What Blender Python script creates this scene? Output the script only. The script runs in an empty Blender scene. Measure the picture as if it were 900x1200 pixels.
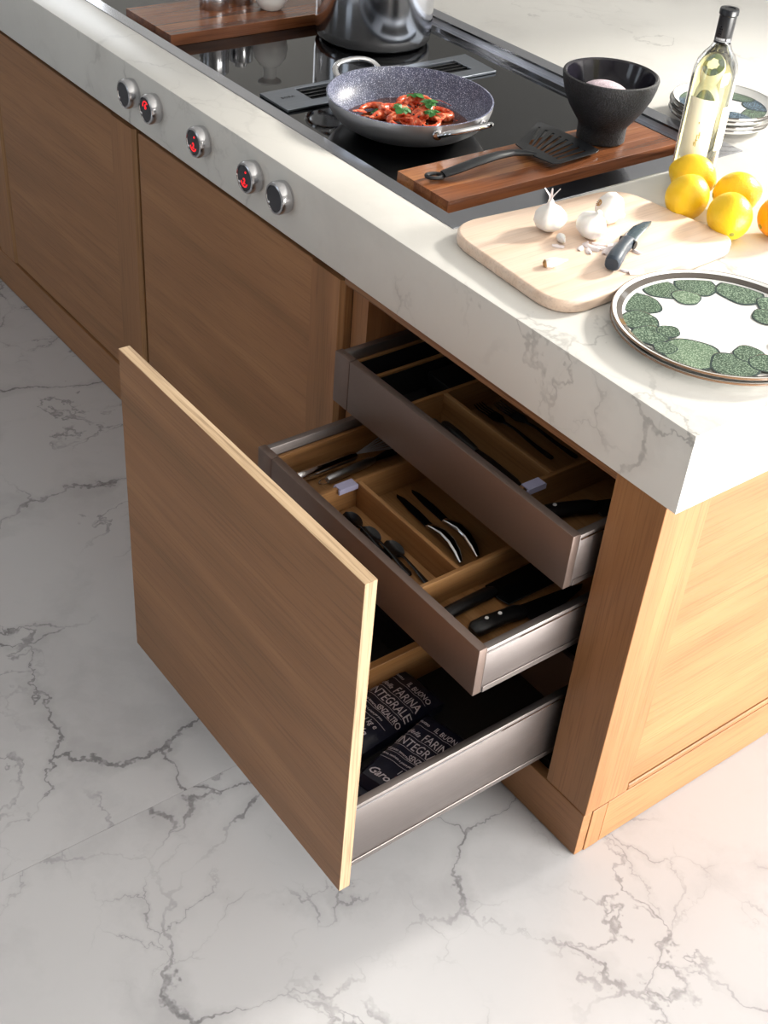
import bpy, bmesh, math, random
from mathutils import Vector, Matrix, Euler
random.seed(7)
PI = math.pi
sc = bpy.context.scene
C = sc.collection

# ------------------------------------------------------------------ camera
cam = bpy.data.cameras.new('camera')
cam_o = bpy.data.objects.new('camera', cam); C.objects.link(cam_o)
cam_o.location = (0.81760, -1.21098, 1.83612)
cam_o.rotation_euler = (math.radians(52.08806), math.radians(-4.18738), math.radians(53.26077))
cam.sensor_fit = 'VERTICAL'; cam.sensor_height = 36; cam.sensor_width = 27
cam.lens = 1481.33 / 1200 * 36
cam.clip_start = 0.02
sc.camera = cam_o

# ------------------------------------------------------------------ light and exposure
sc.view_settings.view_transform = 'Standard'
sc.view_settings.look = 'None'
sc.view_settings.gamma = 1
sc.view_settings.use_curve_mapping = False
sc.view_settings.exposure = 0.0
sc.cycles.use_denoising = True
sc.cycles.sample_clamp_indirect = 6
sc.cycles.max_bounces = 10
sc.cycles.transparent_max_bounces = 12

world = bpy.data.worlds.new('world'); sc.world = world
world.use_nodes = True
wn = world.node_tree.nodes['Background']
wn.inputs[0].default_value = (0.86, 0.93, 1.0, 1); wn.inputs[1].default_value = 0.5

SUN_AZ, SUN_EL = math.radians(4), math.radians(25)
sun = bpy.data.lights.new('sun', 'SUN'); sun.energy = 8.5; sun.angle = math.radians(8)
sun.color = (1.0, 0.95, 0.86)
sun_o = bpy.data.objects.new('sun', sun); C.objects.link(sun_o)
sdir = Vector((math.sin(SUN_AZ)*math.cos(SUN_EL), math.cos(SUN_AZ)*math.cos(SUN_EL), math.sin(SUN_EL)))
sun_o.rotation_euler = (-sdir).to_track_quat('-Z', 'Y').to_euler()
sun_o.location = (1, 6, 4)

def area(name, loc, direction, sx, sy, power, col):
    l = bpy.data.lights.new(name, 'AREA'); l.shape = 'RECTANGLE'; l.size = sx; l.size_y = sy
    l.energy = power; l.color = col
    o = bpy.data.objects.new(name, l); C.objects.link(o); o.location = loc
    o.rotation_euler = Vector(direction).to_track_quat('-Z', 'Y').to_euler()
    return o
area('skylight_back_window', (0.9, 3.52, 2.35), (0, -1, 0), 4.0, 0.85, 24, (0.93, 0.97, 1.0))
area('skylight_right_window', (3.12, 1.5, .86), (-1, 0, 0), 3.0, 1.4, 520, (1.0, 0.975, 0.925))
area('added_front_fill', (-3.7, -3.52, 1.5), (0, 1, 0), 0.8, 2.0, 9.5, (0.80, 0.90, 1.0))  # added fill light, narrow to put a bright strip on the pot
area('added_front_fill', (-1.3, -3.52, 1.5), (0, 1, 0), 0.8, 2.0, 9.5, (0.80, 0.90, 1.0))  # second added fill light of the pair
area('added_left_reflection', (-5.32, 1.3, 1.6), (1, 0, 0), 0.9, 1.7, 14, (0.95, 0.98, 1.0))  # added light for streak reflections on the pot and hob rim

# ------------------------------------------------------------------ materials
def hexlin(h):
    h = h.lstrip('#')
    v = [int(h[i:i+2], 16)/255 for i in (0, 2, 4)]
    return tuple((c/12.92 if c <= .04045 else ((c+.055)/1.055)**2.4) for c in v) + (1,)

def new_mat(name):
    m = bpy.data.materials.new(name); m.use_nodes = True
    t = m.node_tree
    return m, t.nodes, t.links, t.nodes['Principled BSDF']

def plain(name, col, rough=.5, metal=0, bump=0, bscale=200, coat=0, emit=None, es=0, spec=.5, sss=0, trans=0, ior=1.45):
    m, n, l, b = new_mat(name)
    b.inputs['Base Color'].default_value = hexlin(col) if isinstance(col, str) else col
    b.inputs['Roughness'].default_value = rough
    b.inputs['Metallic'].default_value = metal
    b.inputs['Coat Weight'].default_value = coat
    b.inputs['Specular IOR Level'].default_value = spec
    b.inputs['IOR'].default_value = ior
    b.inputs['Transmission Weight'].default_value = trans
    if sss:
        b.inputs['Subsurface Weight'].default_value = sss
        b.inputs['Subsurface Radius'].default_value = (.01, .006, .003)
    if emit:
        b.inputs['Emission Color'].default_value = hexlin(emit)
        b.inputs['Emission Strength'].default_value = es
    tc = n.new('ShaderNodeTexCoord')
    ns = n.new('ShaderNodeTexNoise'); ns.inputs['Scale'].default_value = bscale; ns.inputs['Detail'].default_value = 3
    l.new(tc.outputs['Object'], ns.inputs['Vector'])
    # slight roughness mottling so nothing is perfectly uniform
    mr = n.new('ShaderNodeMapRange'); mr.inputs['To Min'].default_value = max(0, rough*.85); mr.inputs['To Max'].default_value = min(1, rough*1.15)
    l.new(ns.outputs['Fac'], mr.inputs['Value']); l.new(mr.outputs['Result'], b.inputs['Roughness'])
    if bump:
        bp = n.new('ShaderNodeBump'); bp.inputs['Strength'].default_value = bump; bp.inputs['Distance'].default_value = .002
        l.new(ns.outputs['Fac'], bp.inputs['Height']); l.new(bp.outputs['Normal'], b.inputs['Normal'])
    return m

def ramp(n, stops):
    r = n.new('ShaderNodeValToRGB')
    e = r.color_ramp.elements
    e[0].position, e[0].color = stops[0]
    e[1].position, e[1].color = stops[-1]
    for p, c in stops[1:-1]:
        k = e.new(p); k.color = c
    return r

def wood(name, dark, mid, light, axis='X', rough=.42, across=7.0, along=.7, pores=.35, spec=.4, contrast=(.28, .5, .76)):
    m, n, l, b = new_mat(name)
    tc = n.new('ShaderNodeTexCoord'); oi = n.new('ShaderNodeObjectInfo')
    add = n.new('ShaderNodeVectorMath'); add.operation = 'ADD'
    comb = n.new('ShaderNodeCombineXYZ')
    mul = n.new('ShaderNodeMath'); mul.operation = 'MULTIPLY'; mul.inputs[1].default_value = 13.7
    l.new(oi.outputs['Random'], mul.inputs[0])
    for k in range(3): l.new(mul.outputs[0], comb.inputs[k])
    l.new(tc.outputs['Object'], add.inputs[0]); l.new(comb.outputs[0], add.inputs[1])
    def mapped(al, ac):
        mp = n.new('ShaderNodeMapping')
        s = [ac, ac, ac]; s['XYZ'.index(axis)] = al
        mp.inputs['Scale'].default_value = s
        l.new(add.outputs[0], mp.inputs['Vector']); return mp
    m1 = mapped(along, across)
    n1 = n.new('ShaderNodeTexNoise'); n1.inputs['Scale'].default_value = 2.0; n1.inputs['Detail'].default_value = 5
    n1.inputs['Roughness'].default_value = .55; n1.inputs['Distortion'].default_value = .4
    l.new(m1.outputs[0], n1.inputs['Vector'])
    r1 = ramp(n, [(contrast[0], hexlin(dark)), (contrast[1], hexlin(mid)), (contrast[2], hexlin(light))])
    l.new(n1.outputs['Fac'], r1.inputs['Fac'])
    m2 = mapped(7, 300)
    n2 = n.new('ShaderNodeTexNoise'); n2.inputs['Scale'].default_value = 1.0; n2.inputs['Detail'].default_value = 3
    l.new(m2.outputs[0], n2.inputs['Vector'])
    r2 = ramp(n, [(.34, (.42, .36, .32, 1)), (.5, (1, 1, 1, 1))])
    l.new(n2.outputs['Fac'], r2.inputs['Fac'])
    mx = n.new('ShaderNodeMix'); mx.data_type = 'RGBA'; mx.blend_type = 'MULTIPLY'; mx.inputs[0].default_value = pores
    l.new(r1.outputs['Color'], mx.inputs[6]); l.new(r2.outputs['Color'], mx.inputs[7])
    l.new(mx.outputs[2], b.inputs['Base Color'])
    b.inputs['Roughness'].default_value = rough; b.inputs['Specular IOR Level'].default_value = spec
    bp = n.new('ShaderNodeBump'); bp.inputs['Strength'].default_value = .12; bp.inputs['Distance'].default_value = .0006
    l.new(n2.outputs['Fac'], bp.inputs['Height']); l.new(bp.outputs['Normal'], b.inputs['Normal'])
    return m

def marble(name, base, tint, vein, scale=1.0, rough=.12, width=.012, strength=.8, offset=(0, 0, 0), rnd=0.0, mk=.0):
    m, n, l, b = new_mat(name)
    tc = n.new('ShaderNodeTexCoord'); oi = n.new('ShaderNodeObjectInfo')
    mul = n.new('ShaderNodeMath'); mul.operation = 'MULTIPLY'; mul.inputs[1].default_value = rnd
    l.new(oi.outputs['Random'], mul.inputs[0])
    comb = n.new('ShaderNodeCombineXYZ')
    for k in range(3): l.new(mul.outputs[0], comb.inputs[k])
    mp = n.new('ShaderNodeMapping'); mp.inputs['Location'].default_value = offset
    mp.inputs['Rotation'].default_value = (.25, .35, .6)
    mp.inputs['Scale'].default_value = (scale, scale, scale)
    ad0 = n.new('ShaderNodeVectorMath'); l.new(tc.outputs['Object'], ad0.inputs[0]); l.new(comb.outputs[0], ad0.inputs[1])
    l.new(ad0.outputs[0], mp.inputs['Vector'])
    def noise(sc_, det=4, ro=.5, src=None, dist=0):
        k = n.new('ShaderNodeTexNoise'); k.inputs['Scale'].default_value = sc_; k.inputs['Detail'].default_value = det
        k.inputs['Roughness'].default_value = ro; k.inputs['Distortion'].default_value = dist
        l.new((src or mp).outputs[0], k.inputs['Vector']); return k
    def math_(op, a, b_=None, c=False):
        k = n.new('ShaderNodeMath'); k.operation = op; k.use_clamp = c
        for i, v in enumerate((a, b_)):
            if v is None: continue
            if isinstance(v, (int, float)): k.inputs[i].default_value = v
            else: l.new(v, k.inputs[i])
        return k.outputs[0]
    def mrange(v, a, b_, c=0., d=1.):
        k = n.new('ShaderNodeMapRange'); k.interpolation_type = 'SMOOTHSTEP'
        for i, q in zip((1, 2, 3, 4), (a, b_, c, d)): k.inputs[i].default_value = q
        l.new(v, k.inputs[0]); return k.outputs[0]
    # warp the coordinates
    w1 = noise(2.2, 6, .6)
    sub = n.new('ShaderNodeVectorMath'); sub.operation = 'SUBTRACT'; sub.inputs[1].default_value = (.5, .5, .5)
    l.new(w1.outputs['Color'], sub.inputs[0])
    scl = n.new('ShaderNodeVectorMath'); scl.operation = 'SCALE'; scl.inputs['Scale'].default_value = .42
    l.new(sub.outputs[0], scl.inputs[0])
    ad = n.new('ShaderNodeVectorMath'); l.new(mp.outputs[0], ad.inputs[0]); l.new(scl.outputs[0], ad.inputs[1])
    # crack network
    def crack(s, wd, msk_scale, lo, hi):
        v = n.new('ShaderNodeTexVoronoi'); v.feature = 'DISTANCE_TO_EDGE'; v.inputs['Scale'].default_value = s
        l.new(ad.outputs[0], v.inputs['Vector'])
        wv = noise(msk_scale*4, 3)
        wid = mrange(wv.outputs['Fac'], .3, .75, wd*.35, wd*2.2)
        q = math_('DIVIDE', v.outputs['Distance'], wid)
        line = mrange(q, .25, 1.0, 1., 0.)
        halo = mrange(q, 0., 7.0, 1., 0.)
        mkn = noise(msk_scale, 3)
        mask = mrange(mkn.outputs['Fac'], lo, hi)
        return math_('MULTIPLY', line, mask), math_('MULTIPLY', halo, mask)
    l1, h1 = crack(1.7, width, 1.3, .42+mk, .62+mk)
    l2, h2 = crack(4.6, width*1.2, 1.9, .50+mk, .66+mk)
    # wandering veins
    nb = noise(1.5, 5, .55, ad)
    rb = math_('ABSOLUTE', math_('SUBTRACT', nb.outputs['Fac'], .5))
    mk2 = noise(1.7, 2)
    l3 = math_('MULTIPLY', mrange(rb, .0, .010, 1., 0.), mrange(mk2.outputs['Fac'], .45+mk, .62+mk))
    cl = noise(2.6, 6, .6, ad)
    cloud = mrange(cl.outputs['Fac'], .48, .72)
    lines = math_('MAXIMUM', l1, math_('MAXIMUM', math_('MULTIPLY', l2, .6), math_('MULTIPLY', l3, .75)))
    br = noise(38, 3, .6)
    lines = math_('MULTIPLY', lines, mrange(br.outputs['Fac'], .25, .6, .45, 1.))
    halo = math_('ADD', math_('MULTIPLY', math_('MAXIMUM', h1, h2), .30), math_('MULTIPLY', cloud, .32), True)
    mx1 = n.new('ShaderNodeMix'); mx1.data_type = 'RGBA'
    mx1.inputs[6].default_value = hexlin(base); mx1.inputs[7].default_value = hexlin(tint)
    l.new(halo, mx1.inputs[0])
    mx2 = n.new('ShaderNodeMix'); mx2.data_type = 'RGBA'; mx2.inputs[7].default_value = hexlin(vein)
    l.new(mx1.outputs[2], mx2.inputs[6]); l.new(math_('MULTIPLY', lines, strength), mx2.inputs[0])
    l.new(mx2.outputs[2], b.inputs['Base Color'])
    b.inputs['Roughness'].default_value = rough
    return m

def steel(name, col, rough=.22, axis='X', brushed=.08):
    m, n, l, b = new_mat(name)
    b.inputs['Base Color'].default_value = hexlin(col); b.inputs['Metallic'].default_value = 1
    tc = n.new('ShaderNodeTexCoord'); mp = n.new('ShaderNodeMapping')
    s = [600, 600, 600]; s['XYZ'.index(axis)] = 8; mp.inputs['Scale'].default_value = s
    ns = n.new('ShaderNodeTexNoise'); ns.inputs['Scale'].default_value = 1; ns.inputs['Detail'].default_value = 2
    l.new(tc.outputs['Object'], mp.inputs['Vector']); l.new(mp.outputs[0], ns.inputs['Vector'])
    mr = n.new('ShaderNodeMapRange'); mr.inputs['To Min'].default_value = rough*.8; mr.inputs['To Max'].default_value = rough*1.3
    l.new(ns.outputs['Fac'], mr.inputs['Value']); l.new(mr.outputs['Result'], b.inputs['Roughness'])
    if brushed:
        bp = n.new('ShaderNodeBump'); bp.inputs['Strength'].default_value = brushed; bp.inputs['Distance'].default_value = .0004
        l.new(ns.outputs['Fac'], bp.inputs['Height']); l.new(bp.outputs['Normal'], b.inputs['Normal'])
    return m

def speckle(name, base, spot, scale, thresh, rough=.4, bump=0, edge=None):
    m, n, l, b = new_mat(name)
    tc = n.new('ShaderNodeTexCoord')
    v = n.new('ShaderNodeTexNoise'); v.inputs['Scale'].default_value = scale; v.inputs['Detail'].default_value = 2
    l.new(tc.outputs['Object'], v.inputs['Vector'])
    r = ramp(n, [(thresh, hexlin(base)), (thresh+.06, hexlin(spot))]); l.new(v.outputs['Fac'], r.inputs['Fac'])
    v2 = n.new('ShaderNodeTexNoise'); v2.inputs['Scale'].default_value = scale*.12; v2.inputs['Detail'].default_value = 4
    l.new(tc.outputs['Object'], v2.inputs['Vector'])
    r2 = ramp(n, [(.3, (.55, .55, .55, 1)), (.7, (1, 1, 1, 1))]); l.new(v2.outputs['Fac'], r2.inputs['Fac'])
    mx = n.new('ShaderNodeMix'); mx.data_type = 'RGBA'; mx.blend_type = 'MULTIPLY'; mx.inputs[0].default_value = .7
    l.new(r.outputs['Color'], mx.inputs[6]); l.new(r2.outputs['Color'], mx.inputs[7]); l.new(mx.outputs[2], b.inputs['Base Color'])
    b.inputs['Roughness'].default_value = rough
    if bump:
        bp = n.new('ShaderNodeBump'); bp.inputs['Strength'].default_value = bump; bp.inputs['Distance'].default_value = .002
        l.new(v.outputs['Fac'], bp.inputs['Height']); l.new(bp.outputs['Normal'], b.inputs['Normal'])
    return m

WD, WM, WL = '#865f3c', '#946844', '#a4774f'
M = dict(
    worktop=marble('worktop_marble', '#d3d1cc', '#bbb8b3', '#7d7b79', 1.5, .34, .012, .55, (3.1, 1.7, .4), mk=.025),
    floor=marble('floor_marble', '#b5b4b6', '#949395', '#565557', 1.55, .22, .009, .72, (.3, .9, 5.2), 7.0),
    grout=plain('grout', '#b5b1ab', .8),
    wood_x=wood('oak_veneer_grain_x', WD, WM, WL, 'X'),
    wood_y=wood('oak_veneer_grain_y', WD, WM, WL, 'Y'),
    wood_z=wood('oak_veneer_grain_z', WD, WM, WL, 'Z'),
    rail_x=wood('oak_ply_rail', '#6a452c', '#80583b', '#95704f', 'X', across=60, pores=.8),
    edge_x=wood('oak_edge_grain_x', '#a98f70', '#b89f81', '#c7b094', 'X', across=40, pores=.7),
    edge_highlight=wood('oak_stile_highlight', '#85603f', '#99724c', '#a9835c', 'Z', across=40),  # slightly paler oak: the chamfer's highlight put into the colour
    edge_z=wood('oak_edge_grain_z', '#937a5f', '#a38a6d', '#b39b7e', 'Z', across=40, pores=.7),
    tray=wood('tray_oak', '#77532f', '#8d653d', '#a27c53', 'X', across=10),
    tray_y=wood('tray_oak_y', '#77532f', '#8d653d', '#a27c53', 'Y', across=10),
    walnut=wood('walnut_board', '#57321e', '#855030', '#ad774a', 'Y', .26, across=9, pores=.5, spec=.6),
    beech=wood('beech_board', '#e4c6ae', '#ebd1bc', '#f1dbc9', 'Y', .35, across=22, pores=.18),
    steel=steel('brushed_steel', '#c9c9cc', .2, 'X'),
    steel_y=steel('brushed_steel_y', '#a9aaad', .3, 'Y'),
    rim_steel=steel('polished_hob_steel', '#b4b6bd', .12, 'X', .03),
    pan_steel=steel('satin_pan_steel', '#e6e6e9', .34, 'Z', 0),
    pot_steel=steel('pot_steel', '#e4e6ec', .13, 'Z', 0),
    wall_steel=steel('brushed_hob_wall_steel', '#d4d6dc', .4, 'X', .03),
    polished=steel('polished_steel', '#d6d6d8', .06, 'Z', .0),
    drawer_front=plain('bronze_grey_drawer_metal', '#75665f', .40, metal=.55),
    drawer_side=steel('drawer_side_steel', '#8a8381', .42, 'Y', .05),
    hob_glass=plain('black_hob_glass', '#050506', .03, spec=.6),
    slot_black=plain('extractor_black', '#0a0b0e', .4),
    inlet=steel('extractor_grey_metal', '#8d939c', .38, 'Y', .04),
    black=plain('black_plastic', '#0d0d0f', .38, bump=.05),
    black_satin=plain('black_satin_metal', '#08080a', .24, spec=.5, bscale=30),
    gunmetal=steel('gunmetal', '#3a3a3e', .25, 'X', .02),
    turner=plain('charcoal_nylon', '#191b1f', .42, bump=.06, bscale=400),
    knife_handle=plain('blue_grey_soft_grip', '#2d3844', .5, bump=.05, bscale=500),
    knife_blade=plain('dark_coated_blade', '#37464f', .25, spec=.7),
    dark_inside=plain('dark_lining', '#121214', .7),
    recess=plain('cabinet_interior_shade', '#2a201a', .7),  # shade of gaps and cabinet insides put into one dark colour
    clip=plain('lilac_grey_plastic', '#a6a6c4', .35),
    dial=plain('dial_face', '#33343a', .3),
    red=plain('red_display', '#ff2a2a', .4, emit='#ff1a24', es=1.6),
    granite=speckle('granite_nonstick', '#565b74', '#d4d9ee', 520, .57, .38),
    mortar=speckle('black_cast_stone', '#0e0f13', '#202127', 300, .5, .62, .9),
    mortar_in=plain('dark_glazed_inside', '#1d1b24', .12, spec=.7),
    stone=speckle('pale_lilac_stone', '#b3a0ac', '#dccbd3', 520, .45, .6),
    sauce=plain('sauce', '#5a2f1c', .12, spec=.7, coat=.4),
    leaf=plain('parsley', '#2f6a2a', .45, bump=.3, bscale=300),
    lemon=plain('lemon_peel', '#f7ca22', .36, bump=.35, bscale=330, sss=.12),
    lemon_scar=plain('lemon_stem_scar', '#8c8a35', .6),
    orange=plain('orange_peel', '#f09a10', .36, bump=.35, bscale=330, sss=.12),
    ceramic=plain('white_ceramic', '#f0efec', .12, coat=.3),
    plate=plain('plate_white_glaze', '#f3f3f0', .1, coat=.4),
    plate_back=plain('plate_back_glaze', '#ddd8cf', .14, coat=.3),
    plate_rim=plain('plate_rim_dark_glaze', '#4a433d', .12, coat=.5),
    plate_edge=plain('plate_edge_brown_glaze', '#7b5d45', .15, coat=.5),
    rivet=plain('pale_rivet', '#e6e6e8', .35),
    blob=speckle('green_reactive_glaze', '#475a4b', '#8ba089', 420, .52, .14),
    blob_b=speckle('pale_green_glaze', '#647a63', '#9bae96', 420, .52, .14),
    blob_edge=plain('blue_grey_glaze', '#33413f', .14),
    blob_blue=speckle('blue_reactive_glaze', '#34495a', '#8ea3b2', 420, .54, .14),
    garlic=plain('garlic_skin', '#f1ede8', .45, bump=.15, bscale=120, sss=.2),
    garlic_root=plain('garlic_root', '#b08a5a', .8),
    skin=plain('papery_skin', '#efe3e2', .5),
    glass=plain('bottle_glass', (1, 1, .97, 1), .0, trans=1, ior=1.5),
    wine=plain('white_wine', (.97, .93, .55, 1), .0, trans=1, ior=1.34),
    label=plain('bottle_label_paper', '#f3f0d8', .6),
    label_ink=plain('label_gold_ink', '#b9a85f', .5),
    capsule=plain('black_capsule', '#16181d', .3, spec=.6),
    capsule_ink=plain('capsule_silver_print', '#c9ccd2', .35),
    bag=plain('navy_flour_bag', '#121528', .4, bump=.5, bscale=60),
    print=plain('white_print', '#c9c6cf', .6),
    print_red=plain('red_print', '#b0202e', .6),
    wire=plain('whisk_wire', '#a5a5ab', .3, metal=.4),
    wall=plain('white_wall_paint', '#bfbebc', .9),
    wall_front=plain('grey_wall_paint', '#8d8d8d', .9),
)
def prawn_mat():
    m, n, l, b = new_mat('prawn_shell')
    tc = n.new('ShaderNodeTexCoord'); ns = n.new('ShaderNodeTexNoise'); ns.inputs['Scale'].default_value = 90; ns.inputs['Detail'].default_value = 4
    l.new(tc.outputs['Object'], ns.inputs['Vector'])
    r = ramp(n, [(.32, hexlin('#9c2408')), (.5, hexlin('#d9542a')), (.7, hexlin('#f2ac86'))])
    l.new(ns.outputs['Fac'], r.inputs['Fac']); l.new(r.outputs['Color'], b.inputs['Base Color'])
    b.inputs['Roughness'].default_value = .25; b.inputs['Subsurface Weight'].default_value = .1
    b.inputs['Subsurface Radius'].default_value = (.006, .003, .002)
    return m
M['prawn'] = prawn_mat()

# ------------------------------------------------------------------ builders
XF = {}
def thing(name, label, cat, loc=(0, 0, 0), rot=(0, 0, 0), group=None):
    o = bpy.data.objects.new(name, None); C.objects.link(o)
    o.empty_display_size = .02
    o.location = loc; o.rotation_euler = rot
    o['label'] = label; o['category'] = cat
    if group: o['group'] = group
    XF[o.name] = Matrix.LocRotScale(Vector(loc), Euler(rot), None)
    return o
def tag(o, label, cat, group=None):
    o['label'] = label; o['category'] = cat
    if group: o['group'] = group
    return o
def finish(name, bm, mat, parent=None, world=False, smooth=True, bevel=0, bseg=2, ang=35):
    if bevel:
        bmesh.ops.remove_doubles(bm, verts=bm.verts, dist=1e-6)
        ed = [e for e in bm.edges if len(e.link_faces) == 2 and e.calc_face_angle(0) > math.radians(30)]
        bmesh.ops.bevel(bm, geom=ed, offset=bevel, segments=bseg, profile=.5, affect='EDGES', clamp_overlap=True)
    bmesh.ops.recalc_face_normals(bm, faces=bm.faces)
    if world and parent is not None:
        bm.transform(XF[parent.name].inverted())
    me = bpy.data.meshes.new(name); bm.to_mesh(me); bm.free()
    if smooth:
        me.shade_smooth(); me.set_sharp_from_angle(angle=math.radians(ang))
    for mm in (mat if isinstance(mat, (list, tuple)) else [mat]): me.materials.append(mm)
    o = bpy.data.objects.new(name, me); C.objects.link(o)
    if parent is not None:
        o.parent = parent
        XF[o.name] = XF[parent.name]
    else:
        XF[o.name] = Matrix()
    return o
def W(name, bm, mat, parent, **k): return finish(name, bm, mat, parent, world=True, **k)
def sub(name, bm, mat, parent, **k):
    """a sub-part under a part: coordinates in the frame of the thing"""
    return finish(name, bm, mat, parent, world=False, **k)
def origin_at(o, loc):
    """move the origin of a top-level single-mesh thing"""
    o.data.transform(Matrix.Translation(-Vector(loc))); o.location = loc
    XF[o.name] = Matrix.Translation(Vector(loc)); return o

def B(): return bmesh.new()
def box(x0, x1, y0, y1, z0, z1, bm=None):
    bm = bm or B()
    v = [bm.verts.new((x, y, z)) for z in (z0, z1) for y in (y0, y1) for x in (x0, x1)]
    for f in ((0, 2, 3, 1), (4, 5, 7, 6), (0, 1, 5, 4), (2, 6, 7, 3), (0, 4, 6, 2), (1, 3, 7, 5)):
        bm.faces.new([v[i] for i in f])
    return bm
def lathe(prof, seg=48, bm=None, at=(0, 0, 0), fn=None):
    bm = bm or B(); rings = []
    for r, z in prof:
        if r < 1e-6: rings.append([bm.verts.new((at[0], at[1], at[2]+z))])
        else:
            ring = []
            for i in range(seg):
                a = 2*PI*i/seg; rr = r*(fn(a, z) if fn else 1)
                ring.append(bm.verts.new((at[0]+rr*math.cos(a), at[1]+rr*math.sin(a), at[2]+z)))
            rings.append(ring)
    for a, b in zip(rings, rings[1:]):
        if len(a) == 1 and len(b) == 1: continue
        for i in range(seg):
            j = (i+1) % seg
            if len(a) == 1: bm.faces.new((a[0], b[i], b[j]))
            elif len(b) == 1: bm.faces.new((a[i], b[0], a[j]))
            else: bm.faces.new((a[i], b[i], b[j], a[j]))
    return bm
def sweep(pts, ws, hs=None, seg=10, up=(0, 0, 1), bm=None, cap=True, power=1.0):
    """tube of elliptical section: half width w (sideways) and half height h (along up)"""
    bm = bm or B(); pts = [Vector(p) for p in pts]; n = len(pts)
    if isinstance(ws, (int, float)): ws = [ws]*n
    hs = ws if hs is None else ([hs]*n if isinstance(hs, (int, float)) else hs)
    up = Vector(up); rings = []; prev = None
    for i, p in enumerate(pts):
        t = (pts[min(i+1, n-1)]-pts[max(i-1, 0)]).normalized()
        s = t.cross(up)
        if s.length < 1e-3: s = prev if prev is not None else t.orthogonal()
        s.normalize(); u = s.cross(t).normalized(); prev = s
        ring = []
        for k in range(seg):
            a = 2*PI*k/seg; c, d = math.cos(a), math.sin(a)
            if power != 1.0:
                c = math.copysign(abs(c)**power, c); d = math.copysign(abs(d)**power, d)
            ring.append(bm.verts.new(p+s*ws[i]*c+u*hs[i]*d))
        rings.append(ring)
    for a, b in zip(rings, rings[1:]):
        for k in range(seg):
            j = (k+1) % seg; bm.faces.new((a[k], a[j], b[j], b[k]))
    if cap:
        bm.faces.new(rings[0][::-1]); bm.faces.new(rings[-1])
    return bm
def prism(outline, z0, z1, holes=(), bm=None):
    bm = bm or B(); edges = []
    for loop in [outline]+list(holes):
        vs = [bm.verts.new((x, y, z0)) for x, y in loop]
        edges += [bm.edges.new((vs[i], vs[(i+1) % len(vs)])) for i in range(len(vs))]
    r = bmesh.ops.triangle_fill(bm, use_beauty=True, use_dissolve=False, edges=edges)
    faces = [g for g in r['geom'] if isinstance(g, bmesh.types.BMFace)]
    e = bmesh.ops.extrude_face_region(bm, geom=faces)
    vs = [g for g in e['geom'] if isinstance(g, bmesh.types.BMVert)]
    bmesh.ops.translate(bm, verts=vs, vec=(0, 0, z1-z0))
    bmesh.ops.dissolve_limit(bm, angle_limit=.01, verts=bm.verts, edges=bm.edges)
    return bm
def rect(x0, x1, y0, y1): return [(x0, y0), (x1, y0), (x1, y1), (x0, y1)]
def rounded(pts, r, n=6):
    out = []; m = len(pts)
    for i in range(m):
        p0, p, p1 = Vector(pts[i-1]), Vector(pts[i]), Vector(pts[(i+1) % m])
        rr = r[i] if isinstance(r, (list, tuple)) else r
        a = p+(p0-p).normalized()*rr; b = p+(p1-p).normalized()*rr
        for k in range(n+1):
            t = k/n; out.append(tuple((1-t)**2*a+2*t*(1-t)*p+t*t*b))
    return out
def ball(rx, ry, rz, at=(0, 0, 0), u=24, v=14, fn=None, bm=None):
    bm = bm or B()
    prof = [(math.sin(PI*i/v), -math.cos(PI*i/v)) for i in range(v+1)]
    b2 = lathe([(r if r > 1e-5 else 0, z) for r, z in prof], u, B())
    for q in b2.verts:
        s = fn(q.co) if fn else 1
        q.co = Vector((q.co.x*rx*s+at[0], q.co.y*ry*s+at[1], q.co.z*rz*s+at[2]))
    me = bpy.data.meshes.new('tmp'); b2.to_mesh(me); b2.free(); bm.from_mesh(me); bpy.data.meshes.remove(me)
    return bm
def merge(dst, src, mat4=None):
    if mat4 is not None: src.transform(mat4)
    me = bpy.data.meshes.new('tmp'); src.to_mesh(me); src.free(); dst.from_mesh(me); bpy.data.meshes.remove(me)
    return dst
def text_bm(s, size, shear=0, spacing=1, extrude=0.0002, align='LEFT', sx=1.0, weight=0.0):
    cu = bpy.data.curves.new('tmp', 'FONT'); cu.body = s; cu.size = size; cu.shear = shear
    cu.space_character = spacing; cu.extrude = extrude; cu.align_x = align; cu.resolution_u = 2; cu.offset = weight
    o = bpy.data.objects.new('tmp', cu); C.objects.link(o)
    bpy.context.view_layer.update()
    me = bpy.data.meshes.new_from_object(o.evaluated_get(bpy.context.evaluated_depsgraph_get()))
    bm = B(); bm.from_mesh(me); bpy.data.meshes.remove(me)
    bpy.data.objects.remove(o); bpy.data.curves.remove(cu)
    if sx != 1: bm.transform(Matrix.Diagonal((sx, 1, 1, 1)))
    return bm
def copy_tree(o, parent=None):
    c = o.copy(); C.objects.link(c)
    if parent is not None: c.parent = parent
    XF[c.name] = XF.get(o.name, Matrix())
    for ch in list(o.children): copy_tree(ch, c)
    return c
def structure(o): o['kind'] = 'structure'; return o

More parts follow.
